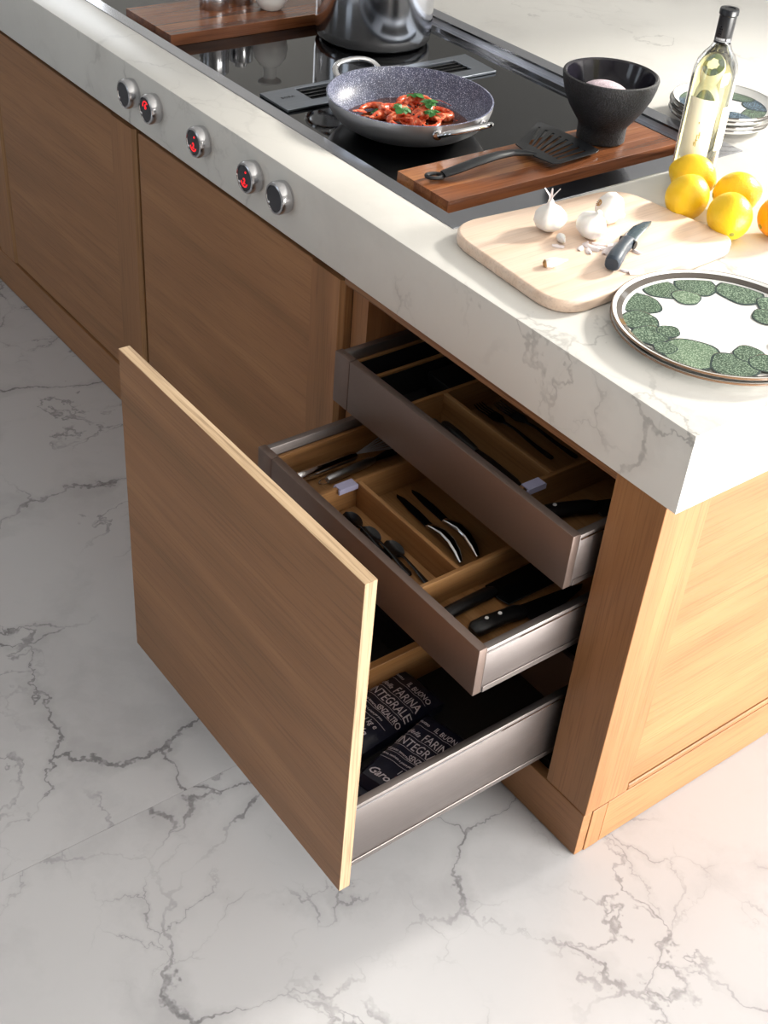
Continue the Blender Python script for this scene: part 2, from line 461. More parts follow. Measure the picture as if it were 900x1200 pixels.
# ------------------------------------------------------------------ setting
X0, X1, Y0, Y1, ZC = -5.4, 3.2, -3.6, 3.6, 3.0
fl = structure(finish('floor', box(X0, X1, Y0, Y1, -.06, -.004), M['grout'], smooth=False))
JX, TW, TL = -.525, 1.6, 3.2
xs = [JX-TW*3, JX-TW*2, JX-TW, JX, JX+TW, JX+TW*2]
tid = 0
for i in range(len(xs)-1):
    for (ya, yb) in ((-3.6, -2.45), (-2.45, .75), (.75, 3.6)):
        a, b_ = max(xs[i], X0), min(xs[i+1], X1)
        bm = box(a+.0003, b_-.0003, ya+.0003, yb-.0003, -.004, 0)
        o = finish('tile', bm, M['floor'], fl, smooth=False)
def wall_with_opening(name, axis, at, thick, a0, a1, o0, o1, z0, z1, mat):
    bm = B()
    def seg(p, q, s, t):
        if q-p < 1e-4 or t-s < 1e-4: return
        if axis == 'x': box(at, at+thick, p, q, s, t, bm)
        else: box(p, q, at, at+thick, s, t, bm)
    seg(a0, o0, 0, ZC); seg(o1, a1, 0, ZC); seg(o0, o1, 0, z0); seg(o0, o1, z1, ZC)
    return structure(finish(name, bm, mat, smooth=False))
wall_with_opening('wall_back', 'y', Y1, .1, X0, X1, -1.0, 2.95, 1.95, 2.8, M['wall'])  # unseen opening, shaped high and narrow to keep sun off the floor
wall_with_opening('wall_right', 'x', X1, .1, Y0, Y1, 0.0, 3.0, .1, 1.6, M['wall'])  # unseen opening, shaped low so light favours the island end
wall_with_opening('wall_left', 'x', X0-.1, .1, Y0, Y1, .85, 1.75, .75, 2.45, M['wall'])  # unseen opening added for the left reflection light
bm = B()
for (xa, xb, za, zb) in ((X0, -4.1, 0, ZC), (-3.3, -1.7, 0, ZC), (-.9, X1, 0, ZC), (-4.1, -3.3, 0, .5), (-4.1, -3.3, 2.5, ZC), (-1.7, -.9, 0, .5), (-1.7, -.9, 2.5, ZC)):  # unseen gaps added for the two front fill lights
    box(xa, xb, Y0-.1, Y0, za, zb, bm)
structure(finish('wall_front', bm, M['wall_front'], smooth=False))
structure(finish('ceiling', box(X0, X1, Y0, Y1, ZC, ZC+.1), M['wall'], smooth=False))

# ------------------------------------------------------------------ worktop
H, TB = .92, .789
HX0, HX1, HY0, HY1 = -2.55, -.645, .11, .85
bm = prism(rect(-3.6, 0, 0, 1.95), TB, H, [rect(HX0, HX1, HY0, HY1)])
wt = finish('worktop', bm, M['worktop'], bevel=.0015, bseg=2)
tag(wt, 'thick white veined marble worktop covering the whole island', 'worktop')
origin_at(wt, (-1.8, .9, TB))

# ------------------------------------------------------------------ hob
GZ = .900
hob = thing('induction_hob', 'sunken black glass induction hob in a steel frame along the worktop', 'hob', (-1.6, .48, .88))
IX0, IX1, IY0, IY1 = HX0+.05, -.695, .140, .812
fr = prism(rect(HX0-.0, HX1, HY0, HY1), H-.004, H+.0012, [rect(IX0, IX1, IY0, IY1)])
W('steel_rim', fr, M['rim_steel'], hob, bevel=.0004, bseg=1)
bm = B()
zt = H-.004
for (x0, x1, y0, y1) in ((IX0-.004, IX0, IY0-.004, IY1+.004), (IX1, IX1+.004, IY0-.004, IY1+.004), (IX0, IX1, IY0-.004, IY0), (IX0, IX1, IY1, IY1+.004)):
    box(x0, x1, y0, y1, GZ-.012, zt, bm)
W('steel_inner_wall', bm, M['wall_steel'], hob, smooth=False)
led = prism(rect(IX0, IX1, IY0, IY1), GZ-.004, GZ+.006, [rect(IX0+.012, IX1-.012, IY0+.012, IY1-.014)])
W('steel_step', led, M['rim_steel'], hob, bevel=.0006, bseg=1)
W('glass_surface', box(IX0, IX1, IY0, IY1, GZ-.010, GZ), M['hob_glass'], hob, smooth=False)
# extractor strip: one long plate with two grilles
ix0, ix1 = -1.362, -1.250
pl = prism([(ix0+.008, .176), (ix1, .176), (ix1+.002, .728), (ix0-.004, .736)], GZ+.0005, GZ+.006,
           [rect(ix0+.018, ix1-.030, .256, .43), rect(ix0+.018, ix1-.030, .50, .684)])
inl = W('extractor_inlet', pl, M['inlet'], hob, bevel=.0008, bseg=1)
T0 = XF[hob.name].inverted()
def subw(name, bm, mat, part, root, **k):
    bm.transform(XF[root.name].inverted()); return sub(name, bm, mat, part, **k)
for (ya, yb) in ((.256, .43), (.50, .684)):
    subw('inlet_recess', box(ix0+.018, ix1-.030, ya, yb, GZ+.0003, GZ+.0012), M['slot_black'], inl, hob, smooth=False)
    for k in range(3):
        x = ix0+.030+k*.016
        subw('grille_slat', box(x, x+.003, ya, yb, GZ+.0012, GZ+.0045), M['black_satin'], inl, hob, smooth=False)
tb = text_bm('BORA', .012, extrude=.00015, align='CENTER')
tb.transform(Matrix.Translation((-1.306, .216, GZ+.0062)) @ Matrix.Rotation(math.radians(90), 4, 'Z'))
subw('lettering', tb, M['slot_black'], inl, hob, smooth=False)
# five knobs on the front edge of the worktop
KN = [(-1.565, 0), (-1.469, 1), (-1.276, 2), (-1.088, 2), (-.986, 0)]
for x, st in KN:
    R_ = Matrix.Translation((x, 0, .865)) @ Matrix.Rotation(PI/2, 4, 'X')
    bm = lathe([(0, -.0005), (.029, -.0005), (.029, .003), (.0305, .005), (.0305, .0210), (.0285, .0250), (.0250, .0260), (.0240, .0230), (0, .0230)], 40)
    bm.transform(R_); k = W('control_knob', bm, M['steel'], hob)
    bm = lathe([(0, .0231), (.0237, .0231), (.0232, .0247), (0, .0249)], 36); bm.transform(R_)
    subw('dial_face', bm, M['dial'], k, hob)
    bm = ball(.0032, .0032, .0018, (-.017, -.013, .0253), 10, 6); bm.transform(R_)
    subw('pointer_dot', bm, M['polished'], k, hob)
    if st:
        bm = B()
        cy = .006 if st == 1 else -.006
        n = 9; arc = [(.0105*math.cos(a), cy+.0105*math.sin(a), 0.0254) for a in [math.radians((40 if st == 1 else 190)+i*150/n) for i in range(n+1)]]
        sweep(arc, .0012, .0006, 6, bm=bm)
        t2 = text_bm('6' if st == 1 else '2', .015, extrude=.0003, align='CENTER', weight=.0003)
        t2.transform(Matrix.Translation((0, cy-.005, .0254))); merge(bm, t2)
        if st == 2: ball(.0022, .0022, .0008, (.004, .012, .0253), 8, 5, bm=bm)
        bm.transform(R_); s = subw('red_display', bm, M['red'], k, hob, smooth=False)
        k['label'] = 'steel control knob with a glowing red dial display'

# ------------------------------------------------------------------ island base cabinets
YF = .006
DZ0, DZ1 = .1125, .773
def door_unit(x0, x1, sx0, sx1, label, first):
    t = thing('base_cabinet', label, 'cabinet', ((x0+sx1)/2, .3, 0), group=None)
    bm = box(x0, sx1, YF+.024, .62, .109, TB-.002); W('carcass', bm, M['recess'], t, smooth=False)  # painted dark so the gap under the worktop reads black
    W('door', box(x0+.002, x1-.0005, YF+.003, YF+.023, DZ0+.002, DZ1), M['wood_x'], t, bevel=.0012, bseg=1)
    # stile with a chamfered finger edge on its right, its highlight painted in
    W('stile', prism([(sx0, YF), (sx1-.012, YF), (sx1-.012, YF+.024), (sx0, YF+.024)], DZ0-.002, DZ1), M['wood_z'], t, smooth=False)
    W('edge_strip', prism([(sx1-.012, YF), (sx1-.003, YF+.008), (sx1-.003, YF+.024), (sx1-.012, YF+.024)], DZ0-.002, DZ1), M['edge_highlight'], t, smooth=False)
    return t
door_unit(-3.30, -2.46, -2.458, -2.352, 'oak base cabinet at the far left end with only its stile in view', True)
door_unit(-2.349, -1.699, -1.698, -1.588, 'oak base cabinet with a flat door at the left under the first two knobs', True)
door_unit(-1.576, -.905, -.903, -.802, 'oak base cabinet with a flat door just left of the open drawers', True)

# drawer cabinet
dc = thing('drawer_cabinet', 'oak corner cabinet with three pull-out drawers standing open', 'cabinet', (-.42, .3, 0))
XL, XR = -.755, -.1185
W('side_panel', box(-.8005, XL, YF+.022, .62, .109, TB-.002), M['wood_z'], dc, smooth=False)
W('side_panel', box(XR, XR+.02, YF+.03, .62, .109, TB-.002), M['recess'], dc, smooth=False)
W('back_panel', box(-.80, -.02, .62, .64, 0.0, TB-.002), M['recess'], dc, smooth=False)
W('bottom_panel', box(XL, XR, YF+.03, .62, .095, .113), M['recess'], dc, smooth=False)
W('top_rail', box(-.8005, XR, YF, YF+.03, .772, .785), M['rail_x'], dc, bevel=.0008, bseg=1)
W('corner_stile', prism([(XR, YF), (-.02, YF), (-.02, .1085), (-.04, .1085), (-.04, .05), (XR, .05)], .1105, TB-.002), M['wood_z'], dc, bevel=.0008, bseg=1)
for z in (.13, .40, .55):
    W('runner', box(XR-.012, XR, .05, .58, z, z+.03), M['gunmetal'], dc, smooth=False)

def drawer_box(name, yf, ylen, z0, z1, front=True, label=None):
    """low metal drawer; root part is the front (or wooden front panel)"""
    x0, x1 = -.752, -.133
    t = .013
    if front:
        bm = box(-.7075, x1, yf, yf+.016, z0, z1)
        d = W(name, bm, M['drawer_front'], dc, bevel=.0012, bseg=2)
        subw('front_corner', box(x0, -.7085, yf, yf+.016, z0, z1), M['drawer_front'], d, dc, bevel=.0012)
        yb = yf+.016
    else:
        bm = box(-.7985, -.1268, -.4398, -.4195, .1215, .7706)
        d = W(name, bm, M['wood_x'], dc, bevel=.0008, bseg=1)
        # light solid-wood lipping round the panel
        subw('edge_strip', box(-.7985, -.1268, -.4393, -.4195, .7706, .7712), M['edge_x'], d, dc, smooth=False)
        subw('edge_strip', box(-.1268, -.1260, -.4393, -.4195, .1215, .7710), M['edge_z'], d, dc, smooth=False)
        yb = -.4195
    if label: d['label'] = label
    for a, b_ in ((x0, x0+t), (x1-t, x1)):
        bm = box(a, b_, yb, yb+ylen, z0, z1-.003)
        # fine lip along the top and a shadow groove above the bottom bracket
        o_ = subw('side', bm, M['drawer_side'], d, dc, bevel=.001, bseg=2)
        s = 1 if b_ == x1 else -1
        xo = x1 if s > 0 else x0
        subw('side_bracket', box(min(xo, xo+s*.002), max(xo, xo+s*.002), yb+.002, yb+ylen, z0+.001, z0+.012), M['drawer_side'], d, dc, bevel=.0005, bseg=1)
        subw('side_lip', box(min(xo, xo+s*.0015), max(xo, xo+s*.0015), yb+.001, yb+ylen, z1-.012, z1-.009), M['polished'], d, dc, smooth=False)
    subw('back', box(x0+t, x1-t, yb+ylen-.012, yb+ylen, z0+.014, z1-.006), M['drawer_front'], d, dc, smooth=False)
    subw('base', box(x0+t, x1-t, yb, yb+ylen, z0+.010, z0+.016), M['dark_inside'], d, dc, smooth=False)
    if not front:
        subw('inner_front', box(x0+t, x1-t, yb, yb+.012, z0+.014, z1-.02), M['drawer_front'], d, dc, smooth=False)
    return d
drawer_box('drawer', -.042, .50, .570, .674, True, 'shallow topmost drawer with a bronze grey metal front')
drawer_box('drawer', -.202, .50, .425, .522, True, 'shallow middle drawer with a bronze grey metal front pulled further out')
drawer_box('drawer', 0, .52, .160, .310, False, 'deep bottom drawer with the tall oak front panel')

# end panel + plinths
ep = thing('end_panel', 'light oak recessed panel closing the right end of the island', 'panel', (-.03, .9, 0))
W('panel', box(-.038, -.024, .1115, 1.74, .1245, TB-.002), M['wood_y'], ep, bevel=.0006, bseg=1)
W('panel_sill', prism([(-.038, .1115), (-.0205, .1115), (-.0205, 1.74), (-.038, 1.74)], .1095, .122), M['wood_y'], ep, bevel=.002, bseg=1)
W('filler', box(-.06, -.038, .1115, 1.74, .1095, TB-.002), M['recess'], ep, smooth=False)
ip = thing('island_plinth', 'low oak plinth running along the foot of the island', 'plinth', (-1.2, .4, 0))
W('front_board', box(-3.30, -.021, YF-.001, YF+.02, 0.002, .109), M['wood_x'], ip, bevel=.0006, bseg=1)
W('corner_block', box(-.042, -.019, YF+.0205, .0625, 0.002, .109), M['wood_z'], ip, bevel=.0006, bseg=1)
W('side_board', box(-.042, -.0195, .064, 1.74, 0.002, .109), M['wood_y'], ip, bevel=.0006, bseg=1)
W('dark_foot_strip', box(-3.30, -.024, YF+.003, YF+.02, 0.0, .002), M['recess'], ip, smooth=False)  # thin dark strip between plinth and floor

# ------------------------------------------------------------------ cutlery trays in the drawers
TR = 'oak cutlery trays in the drawers'
def tray(label, z, h, x0, x1, y0, y1, ys, xs_, extra, dark=None):
    t = thing('cutlery_tray', label, 'tray', ((x0+x1)/2, (y0+y1)/2, z))
    W('base', box(x0, x1, y0, y1, z, z+.006), M['tray'], t, smooth=False)
    w = .008
    W('wall', box(x0, x1, y0, y0+w, z+.006, z+h), M['tray'], t, bevel=.0008, bseg=1)
    W('wall', box(x0, x1, y1-w, y1, z+.006, z+h), M['tray'], t, bevel=.0008, bseg=1)
    W('wall', box(x0, x0+w, y0+w, y1-w, z+.006, z+h), M['tray_y'], t, bevel=.0008, bseg=1)
    W('wall', box(x1-w, x1, y0+w, y1-w, z+.006, z+h), M['tray_y'], t, bevel=.0008, bseg=1)
    for x in xs_:
        W('divider', box(x-w/2, x+w/2, y0+w, y1-w, z+.006, z+h), M['tray_y'], t, bevel=.0008, bseg=1)
    for (xa, xb, y) in ys:
        W('divider', box(xa, xb, y-w/2, y+w/2, z+.006, z+h), M['tray'], t, bevel=.0008, bseg=1)
    for (xa, xb, ya, yb) in (dark or []):
        W('dark_liner', box(xa, xb, ya, yb, z+.006, z+.009), M['dark_inside'], t, smooth=False)
    for (xa, xb, ya, yb) in (dark or []):
        bm = B()
        for r4 in ((xa, xa+.001, ya, yb), (xb-.001, xb, ya, yb), (xa, xb, ya, ya+.001), (xa, xb, yb-.001, yb)): box(*r4, z+.009, z+h-.003, bm)
        W('dark_liner', bm, M['dark_inside'], t, smooth=False)
    for (cx, ya, yb) in extra:
        bm = box(cx-.0095, cx+.0095, ya+.002, yb-.002, z+h, z+h+.002)
        box(cx+.0055, cx+.0095, ya, yb, z+h-.009, z+h, bm)
        box(cx-.0095, cx-.0050, ya, yb, z+h-.008, z+h, bm)
        W('label_clip', bm, M['clip'], t, smooth=False)
    return t
tray('oak cutlery tray in the topmost drawer', .5862, .066, -.737, -.148, -.0245, .42,
     [(-.568, -.294, .066)], [-.674, -.572, -.290], [(-.284, -.002, .038)],
     [(-.729, -.678, -.016, .41), (-.668, -.576, -.016, .41)])
tray('oak cutlery tray in the middle drawer', .4412, .060, -.737, -.148, -.1845, .27,
     [(-.596, -.318, -.089)], [-.600, -.314], [(-.598, -.137, -.096)])
dv = finish('drawer_divider', box(-.405, -.390, -.395, .08, .1762, .262), M['tray_y'], bevel=.001, bseg=1)
tag(dv, 'upright oak divider board in the deep bottom drawer', 'divider'); origin_at(dv, (-.3975, -.157, .1762))
bx = finish('storage_box', rounded and prism(rounded(rect(-.70, -.42, -.33, -.07), .01), .1762, .225, [rounded(rect(-.692, -.428, -.322, -.078), .008)]), M['black'])
tag(bx, 'black box in the bottom drawer behind the oak divider', 'box'); origin_at(bx, (-.56, -.2, .1762))

# flour bags
def flour_bag(loc, rz, label, lines, w=.102, l=.20, h=.042):
    t = thing('flour_bag', label, 'flour bag', loc, (0, 0, rz), 'flour bags in the bottom drawer')
    def fn(p): return 1
    bm = B(); nx, ny = 10, 16; top = []; 
    def hz(u, v):
        e = min(1, (1-abs(u)**6))*min(1, (1-abs(v)**8))
        return h*(.55+.45*max(0, e)**.5)+.0012*math.sin(9*u+4*v)
    gt = [[bm.verts.new((w/2*(-1+2*i/nx), l/2*(-1+2*j/ny), hz(-1+2*i/nx, -1+2*j/ny))) for i in range(nx+1)] for j in range(ny+1)]
    gb = [[bm.verts.new((w/2*(-1+2*i/nx)*.97, l/2*(-1+2*j/ny)*.98, 0)) for i in range(nx+1)] for j in range(ny+1)]
    for j in range(ny):
        for i in range(nx):
            bm.faces.new((gt[j][i], gt[j][i+1], gt[j+1][i+1], gt[j+1][i]))
            bm.faces.new((gb[j][i], gb[j+1][i], gb[j+1][i+1], gb[j][i+1]))
    for i in range(nx):
        bm.faces.new((gb[0][i], gb[0][i+1], gt[0][i+1], gt[0][i])); bm.faces.new((gt[ny][i], gt[ny][i+1], gb[ny][i+1], gb[ny][i]))
    for j in range(ny):
        bm.faces.new((gt[j][0], gt[j+1][0], gb[j+1][0], gb[j][0])); bm.faces.new((gb[j][nx], gb[j+1][nx], gt[j+1][nx], gt[j][nx]))
    finish('paper_bag', bm, M['bag'], t)
    fold = sweep([(-w/2*.9, -l/2-.004, .012), (0, -l/2-.006, .013), (w/2*.9, -l/2-.004, .012)], .011, .006, 8)
    finish('folded_end', fold, M['bag'], t)
    def drape(bm_, off=.0006):
        for v in bm_.verts:
            u, q = max(-.98, min(.98, v.co.x/(w/2))), max(-.98, min(.98, v.co.y/(l/2)))
            v.co.z = v.co.z + hz(u, q) + off
        return bm_
    allb = B(); rule = B()
    for (s, x, y, size, sx, sh, wgt, mat) in lines:
        tbm = text_bm(s, size, shear=sh, sx=sx, weight=wgt); tbm.transform(Matrix.Translation((x, y, 0)))
        merge(allb, tbm)
    for y in (.058, .0285, .001, -.019, -.037):
        box(-w*.44, w*.44, y-.0003, y+.0003, 0, .0003, rule)
    # subdivide rules so they follow the bag
    bmesh.ops.subdivide_edges(rule, edges=[e for e in rule.edges if e.calc_length() > .02], cuts=8)
    merge(allb, rule)
    finish('lettering', drape(allb), M['print'], t, smooth=False)
    logo = text_bm('Garofalo', .021, shear=.45, sx=.95, weight=.0002); logo.transform(Matrix.Translation((-.040, -.078, 0)))
    finish('script_logo', drape(logo), M['print'], t, smooth=False)
    ros = ball(.0042, .0048, .0008, (.010, -.060, .0), 10, 6)
    finish('rose_emblem', drape(ros), M['print_red'], t)
    return t
LN = [('tutto', -.044, .066, .010, 1, .3, 0, None), ('IL BUONO', -.010, .062, .0165, .72, 0, 0, None),
      ('della', -.046, .034, .015, .9, .4, 0, None), ('FARINA', -.014, .032, .0255, .70, 0, 0, None),
      ('INTEGRALE', -.047, .0045, .0265, .72, 0, 0, None),
      ('di grano tenero', -.047, -.0155, .008, .8, .2, 0, None), ('SENZALTRO', -.006, -.0165, .017, .62, 0, .0001, None),
      ('farina macinata a pietra per pane', -.046, -.030, .0065, .85, .2, 0, None),
      ('1 kg e', .002, -.0525, .016, .8, .2, 0, None)]
flour_bag((-.343, -.197, .1762), math.radians(5), 'dark flour bag with white chalk lettering lying next to the oak divider', LN)
flour_bag((-.224, -.220, .1762), math.radians(13), 'dark flour bag with white chalk lettering lying against the steel drawer side', LN, h=.038)

# ------------------------------------------------------------------ utensils in the drawers
def P_(x, y, z): return Vector((x, y, z))
def spoon_bm():
    bm = B(); n = 10; ring_rows = []
    bl, bw = .050, .0150
    prev = None
    for j in range(n+1):
        u = -1+2*j/n; wdt = bw*math.sqrt(max(0, 1-u*u))*(1-.12*u)
        row = []
        for i in range(9):
            s = -1+2*i/8
            row.append((bl/2*u, wdt*s, .0048*(s*s*(1-u*u)+u*u)+.001))
        ring_rows.append(row)
    vt = [[bm.verts.new(p) for p in r] for r in ring_rows]
    vb = [[bm.verts.new((p[0], p[1], p[2]-.0014)) for p in r] for r in ring_rows]
    for j in range(n):
        for i in range(8):
            bm.faces.new((vt[j][i], vt[j+1][i], vt[j+1][i+1], vt[j][i+1])); bm.faces.new((vb[j][i], vb[j][i+1], vb[j+1][i+1], vb[j+1][i]))
    for j in range(n):
        for i in (0, 8): bm.faces.new((vt[j][i], vb[j][i], vb[j+1][i], vt[j+1][i]))
    bmesh.ops.remove_doubles(bm, verts=bm.verts, dist=1e-5)
    return bm
spoon0 = None
GS = 'black teaspoons in the middle drawer'
for k, (x, y, a, lab) in enumerate([(-.560, -.125, -4, 'black teaspoon lying furthest left of three in the front compartment'),
                               (-.510, -.122, -3, 'black teaspoon lying in the middle of three in the front compartment'),
                               (-.457, -.111, -4, 'black teaspoon lying furthest right of three in the front compartment')]):
    if spoon0 is None:
        t = thing('teaspoon', lab, 'spoon', (x, y, .4478), (0, 0, math.radians(a)), GS)
        finish('bowl', spoon_bm(), M['black_satin'], t)
        pts = [(.021, 0, .006), (.032, 0, .009), (.06, 0, .008), (.09, 0, .005), (.116, 0, .0035), (.122, 0, .003)]
        finish('handle', sweep(pts, [.004, .0025, .0032, .0048, .006, .003], [.0015]*6, 10), M['black_satin'], t)
        spoon0 = t
    else:
        t = copy_tree(spoon0); t.location = (x, y, .4478); t.rotation_euler = (0, 0, math.radians(a)); t['label'] = lab
# steak knives
def steak_knife(loc, rz, label):
    t = thing('steak_knife', label, 'knife', loc, (0, 0, rz), 'steak knives in the middle drawer')
    out = [(-.108, .002), (-.09, .008), (-.05, .0105), (0, .009), (0, -.006), (-.06, -.006), (-.1, -.003)]
    b = prism(out, 0, .0016); b.transform(Matrix.Translation((0, 0, .006)))
    finish('blade', b, M['black_satin'], t, bevel=.0003, bseg=1)
    pts = [(-.004, 0, .007), (.012, .001, .012), (.035, .002, .0165), (.062, 0, .0165), (.085, -.004, .012), (.104, -.009, .006)]
    finish('handle', sweep(pts, [.007, .0085, .0095, .0095, .008, .004], [.0045, .006, .0068, .0066, .0055, .003], 14), M['polished'], t)
    return t
k0 = steak_knife((-.470, -.022, .4472), math.radians(-3), 'steak knife with a curved silver handle lying nearer the divider')
k1 = copy_tree(k0); k1.location = (-.467, .012, .4472); k1.rotation_euler = (0, 0, math.radians(-2)); k1['label'] = 'steak knife with a curved silver handle lying further from the divider'
# whisk
wh = thing('whisk', 'steel balloon whisk with a tubular handle in the middle drawer', 'whisk', (-.707, -.125, .4472), (0, 0, math.radians(91)))
pts = [(-.03, 0, .011), (-.02, 0, .011), (.0, 0, .011), (.10, 0, .011), (.112, 0, .011)]
finish('handle', sweep([(p[0], p[1], p[2]+.001) for p in pts], [.008, .011, .0115, .0115, .008], None, 16), M['polished'], wh)
for k in range(7):
    a = PI*k/7
    bm = B(); ps = []
    for j in range(17):
        u = j/16; ang = PI*u*2-PI/2
        x = .112+.17*(math.sin(PI*min(u, 1-u)))**.9
        rr = .026*math.sin(2*PI*u)*(1 if True else 1)
        ps.append((x, rr*math.cos(a), .016+abs(0)+rr*math.sin(a)*.55))
    finish('wire', sweep(ps, .0009, None, 5), M['wire'], wh)
# peeler-like tool with a hanging loop
pe = thing('kitchen_tool', 'slim steel handled utensil with a hanging loop beside the whisk', 'utensil', (-.676, -.100, .4472), (0, 0, math.radians(94)))
finish('handle', sweep([(0, 0, .009), (.006, 0, .009), (.1, 0, .009), (.112, 0, .009)], [.006, .0085, .0085, .006], None, 14), M['steel_y'], pe)
loop = [(-.008+.010*math.cos(a), .007*math.sin(a), .009) for a in [2*PI*i/14 for i in range(15)]]
finish('hanging_loop', sweep(loop, .0012, None, 6), M['polished'], pe)
finish('head', sweep([(.11, 0, .009), (.15, 0, .009), (.18, 0, .008)], [.004, .011, .010], [.003, .002, .0015], 10), M['black_satin'], pe)
# cleaver
cl = thing('cleaver', 'black cleaver with a broad rectangular blade in the middle drawer', 'knife', (-.276, -.140, .4472), (0, 0, math.radians(92)))
finish('blade', prism([(.095, -.012), (.10, -.040), (.30, -.044), (.30, .018), (.10, .018)], .006, .0085), M['black_satin'], cl, bevel=.0005, bseg=1)
finish('handle', sweep([(-.018, 0, .010), (-.01, 0, .010), (.04, 0, .011), (.09, 0, .010), (.105, 0, .009)], [.009, .013, .012, .013, .009], [.006, .009, .0095, .008, .005], 14), M['black'], cl)
def rivet_knife(loc, rz, label, dz=0, rivets=2):
    t = thing('chef_knife', label, 'knife', loc, (0, 0, rz), None)
    finish('blade', prism([(.088, .016), (.092, -.024), (.15, -.020), (.215, .004), (.225, .013), (.20, .017)], .008, .0102), M['black_satin'], t, bevel=.0004, bseg=1)
    pts = [(-.012, -.003, .012), (-.004, -.002, .013), (.02, 0, .014), (.05, .002, .013), (.08, .002, .012), (.094, .001, .011)]
    finish('handle', sweep(pts, [.010, .016, .0165, .0145, .0165, .013], [.006, .0105, .011, .010, .009, .006], 16), M['black'], t)
    for q in range(rivets):
        finish('rivet', lathe([(0, 0), (.0036, 0), (.0032, .0014), (0, .0018)], 14, at=(.018+.026*q, .002, .0243)), M['rivet'], t)
    return t
rivet_knife((-.222, -.122, .4472), math.radians(84), 'black chef knife with two silver rivets at the right of the middle drawer')
rivet_knife((-.262, .030, .5922), math.radians(70), 'black handled knife with one shiny rivet at the right of the topmost drawer', rivets=1)
# table knives and forks in the top drawer
def table_knife(loc, rz, label):
    t = thing('table_knife', label, 'knife', loc, (0, 0, rz), 'black table knives in the topmost drawer')
    finish('handle', sweep([(-.006, 0, .006), (0, 0, .006), (.04, 0, .0065), (.085, 0, .0055), (.09, 0, .005)], [.004, .009, .0092, .0065, .005], [.003, .0055, .0058, .0045, .003], 12), M['black'], t)
    finish('blade', prism([(.086, .005), (.12, .009), (.19, .010), (.212, .004), (.212, -.004), (.19, -.006), (.086, -.005)], .004, .0058), M['black_satin'], t, bevel=.0004, bseg=1)
    return t
a = table_knife((-.566, .040, .5962), math.radians(-2), 'black table knife nearest the drawer front in the topmost drawer')
b_ = copy_tree(a); b_.location = (-.546, .054, .5972); b_.rotation_euler = (0, 0, math.radians(-2)); b_['label'] = 'black table knife nearest the lengthwise divider in the topmost drawer'
def fork(loc, rz, label):
    t = thing('table_fork', label, 'fork', loc, (0, 0, rz), 'black table forks in the topmost drawer')
    finish('head', prism([(-.012, -.011), (.006, -.012), (.022, -.004), (.022, .004), (.006, .012), (-.012, .011)], .008, .010), M['black_satin'], t, bevel=.0004, bseg=1)
    for q in range(4):
        y = -.0095+q*.00633
        finish('tine', sweep([(-.010, y, .009), (-.035, y, .008), (-.052, y*.92, .012)], [.0019, .0017, .0008], [.001, .001, .0006], 6), M['black_satin'], t)
    finish('handle', sweep([(.018, 0, .009), (.05, 0, .011), (.10, 0, .006), (.14, 0, .0045), (.145, 0, .004)], [.0038, .003, .005, .0065, .004], [.0014]*5, 10), M['black_satin'], t)
    return t
f0 = fork((-.520, .150, .5922), math.radians(2), 'black table fork nearest the divider in the back compartment')
for (x, y, r, lab) in [(-.500, .184, 4, 'black table fork in the middle of the back compartment'), (-.470, .215, 3, 'black table fork furthest back in the topmost drawer')]:
    q = copy_tree(f0); q.location = (x, y, .5922); q.rotation_euler = (0, 0, math.radians(r)); q['label'] = lab
# dark box in the left compartment of the top drawer
kb = finish('utensil_case', box(-.655, -.585, .095, .26, .5952, .640), M['black'], bevel=.004)
tag(kb, 'flat black case in the dark left compartment of the topmost drawer', 'case'); origin_at(kb, (-.62, .18, .5952))

# ------------------------------------------------------------------ walnut boards on the hob
def walnut(x0, x1, y0, y1, label):
    z0, z1 = GZ+.0004, .9250
    t = thing('wooden_board', label, 'board', ((x0+x1)/2, (y0+y1)/2, z0), group='walnut boards lying across the hob')
    n = 3; w = (x1-x0)/n
    for k in range(n):
        W('plank', box(x0+k*w+.0001, x0+(k+1)*w-.0001, y0, y1, z0, z1), M['walnut'], t, bevel=.0003, bseg=1)
    return t
walnut(-.872, -.726, .164, .752, 'dark walnut board under the black bowl and turner at the right of the hob')
walnut(-1.900, -1.692, .160, .752, 'dark walnut board under the steel mills at the far left of the hob')
BZ = .9250

# mills and white shaker
def mill(loc, r, h, label):
    t = thing('spice_mill', label, 'mill', loc, group='steel spice mills on the left board')
    finish('body', lathe([(0, 0), (r*.97, 0), (r, .0015), (r, .030), (r*.985, .0315), (r*.985, h*.7), (r, h*.7+.0015), (r, h), (r*.9, h+.004), (0, h+.004)], 48), M['steel'], t)
    bm = B()
    for i in range(36):
        a = 2*PI*i/36
        for zz in range(6):
            z = .034+zz*(h*.7-.036)/6
            b2 = box(-.0012, .0012, -.0016, .0016, 0, (h*.7-.036)/6*.7); merge(bm, b2, Matrix.Translation((r*.99*math.cos(a), r*.99*math.sin(a), z)) @ Matrix.Rotation(a, 4, 'Z'))
    kn = finish('knurled_band', bm, M['steel'], t, smooth=False); kn['kind'] = 'stuff'
    finish('cap', lathe([(0, h+.004), (r*.55, h+.004), (r*.5, h+.016), (0, h+.018)], 32), M['polished'], t)
    return t
mill((-1.832, .352, BZ), .035, .10, 'steel spice mill nearer the front edge on the left walnut board')
mill((-1.842, .432, BZ), .030, .085, 'steel spice mill between the other mill and the white shaker')
sh = thing('salt_shaker', 'white ceramic bulb shaker beside the steel pot on the left board', 'shaker', (-1.770, .470, BZ))
finish('bulb', lathe([(0, 0), (.022, 0), (.030, .006), (.039, .022), (.042, .042), (.038, .064), (.026, .080), (.017, .086)], 40), M['ceramic'], sh)
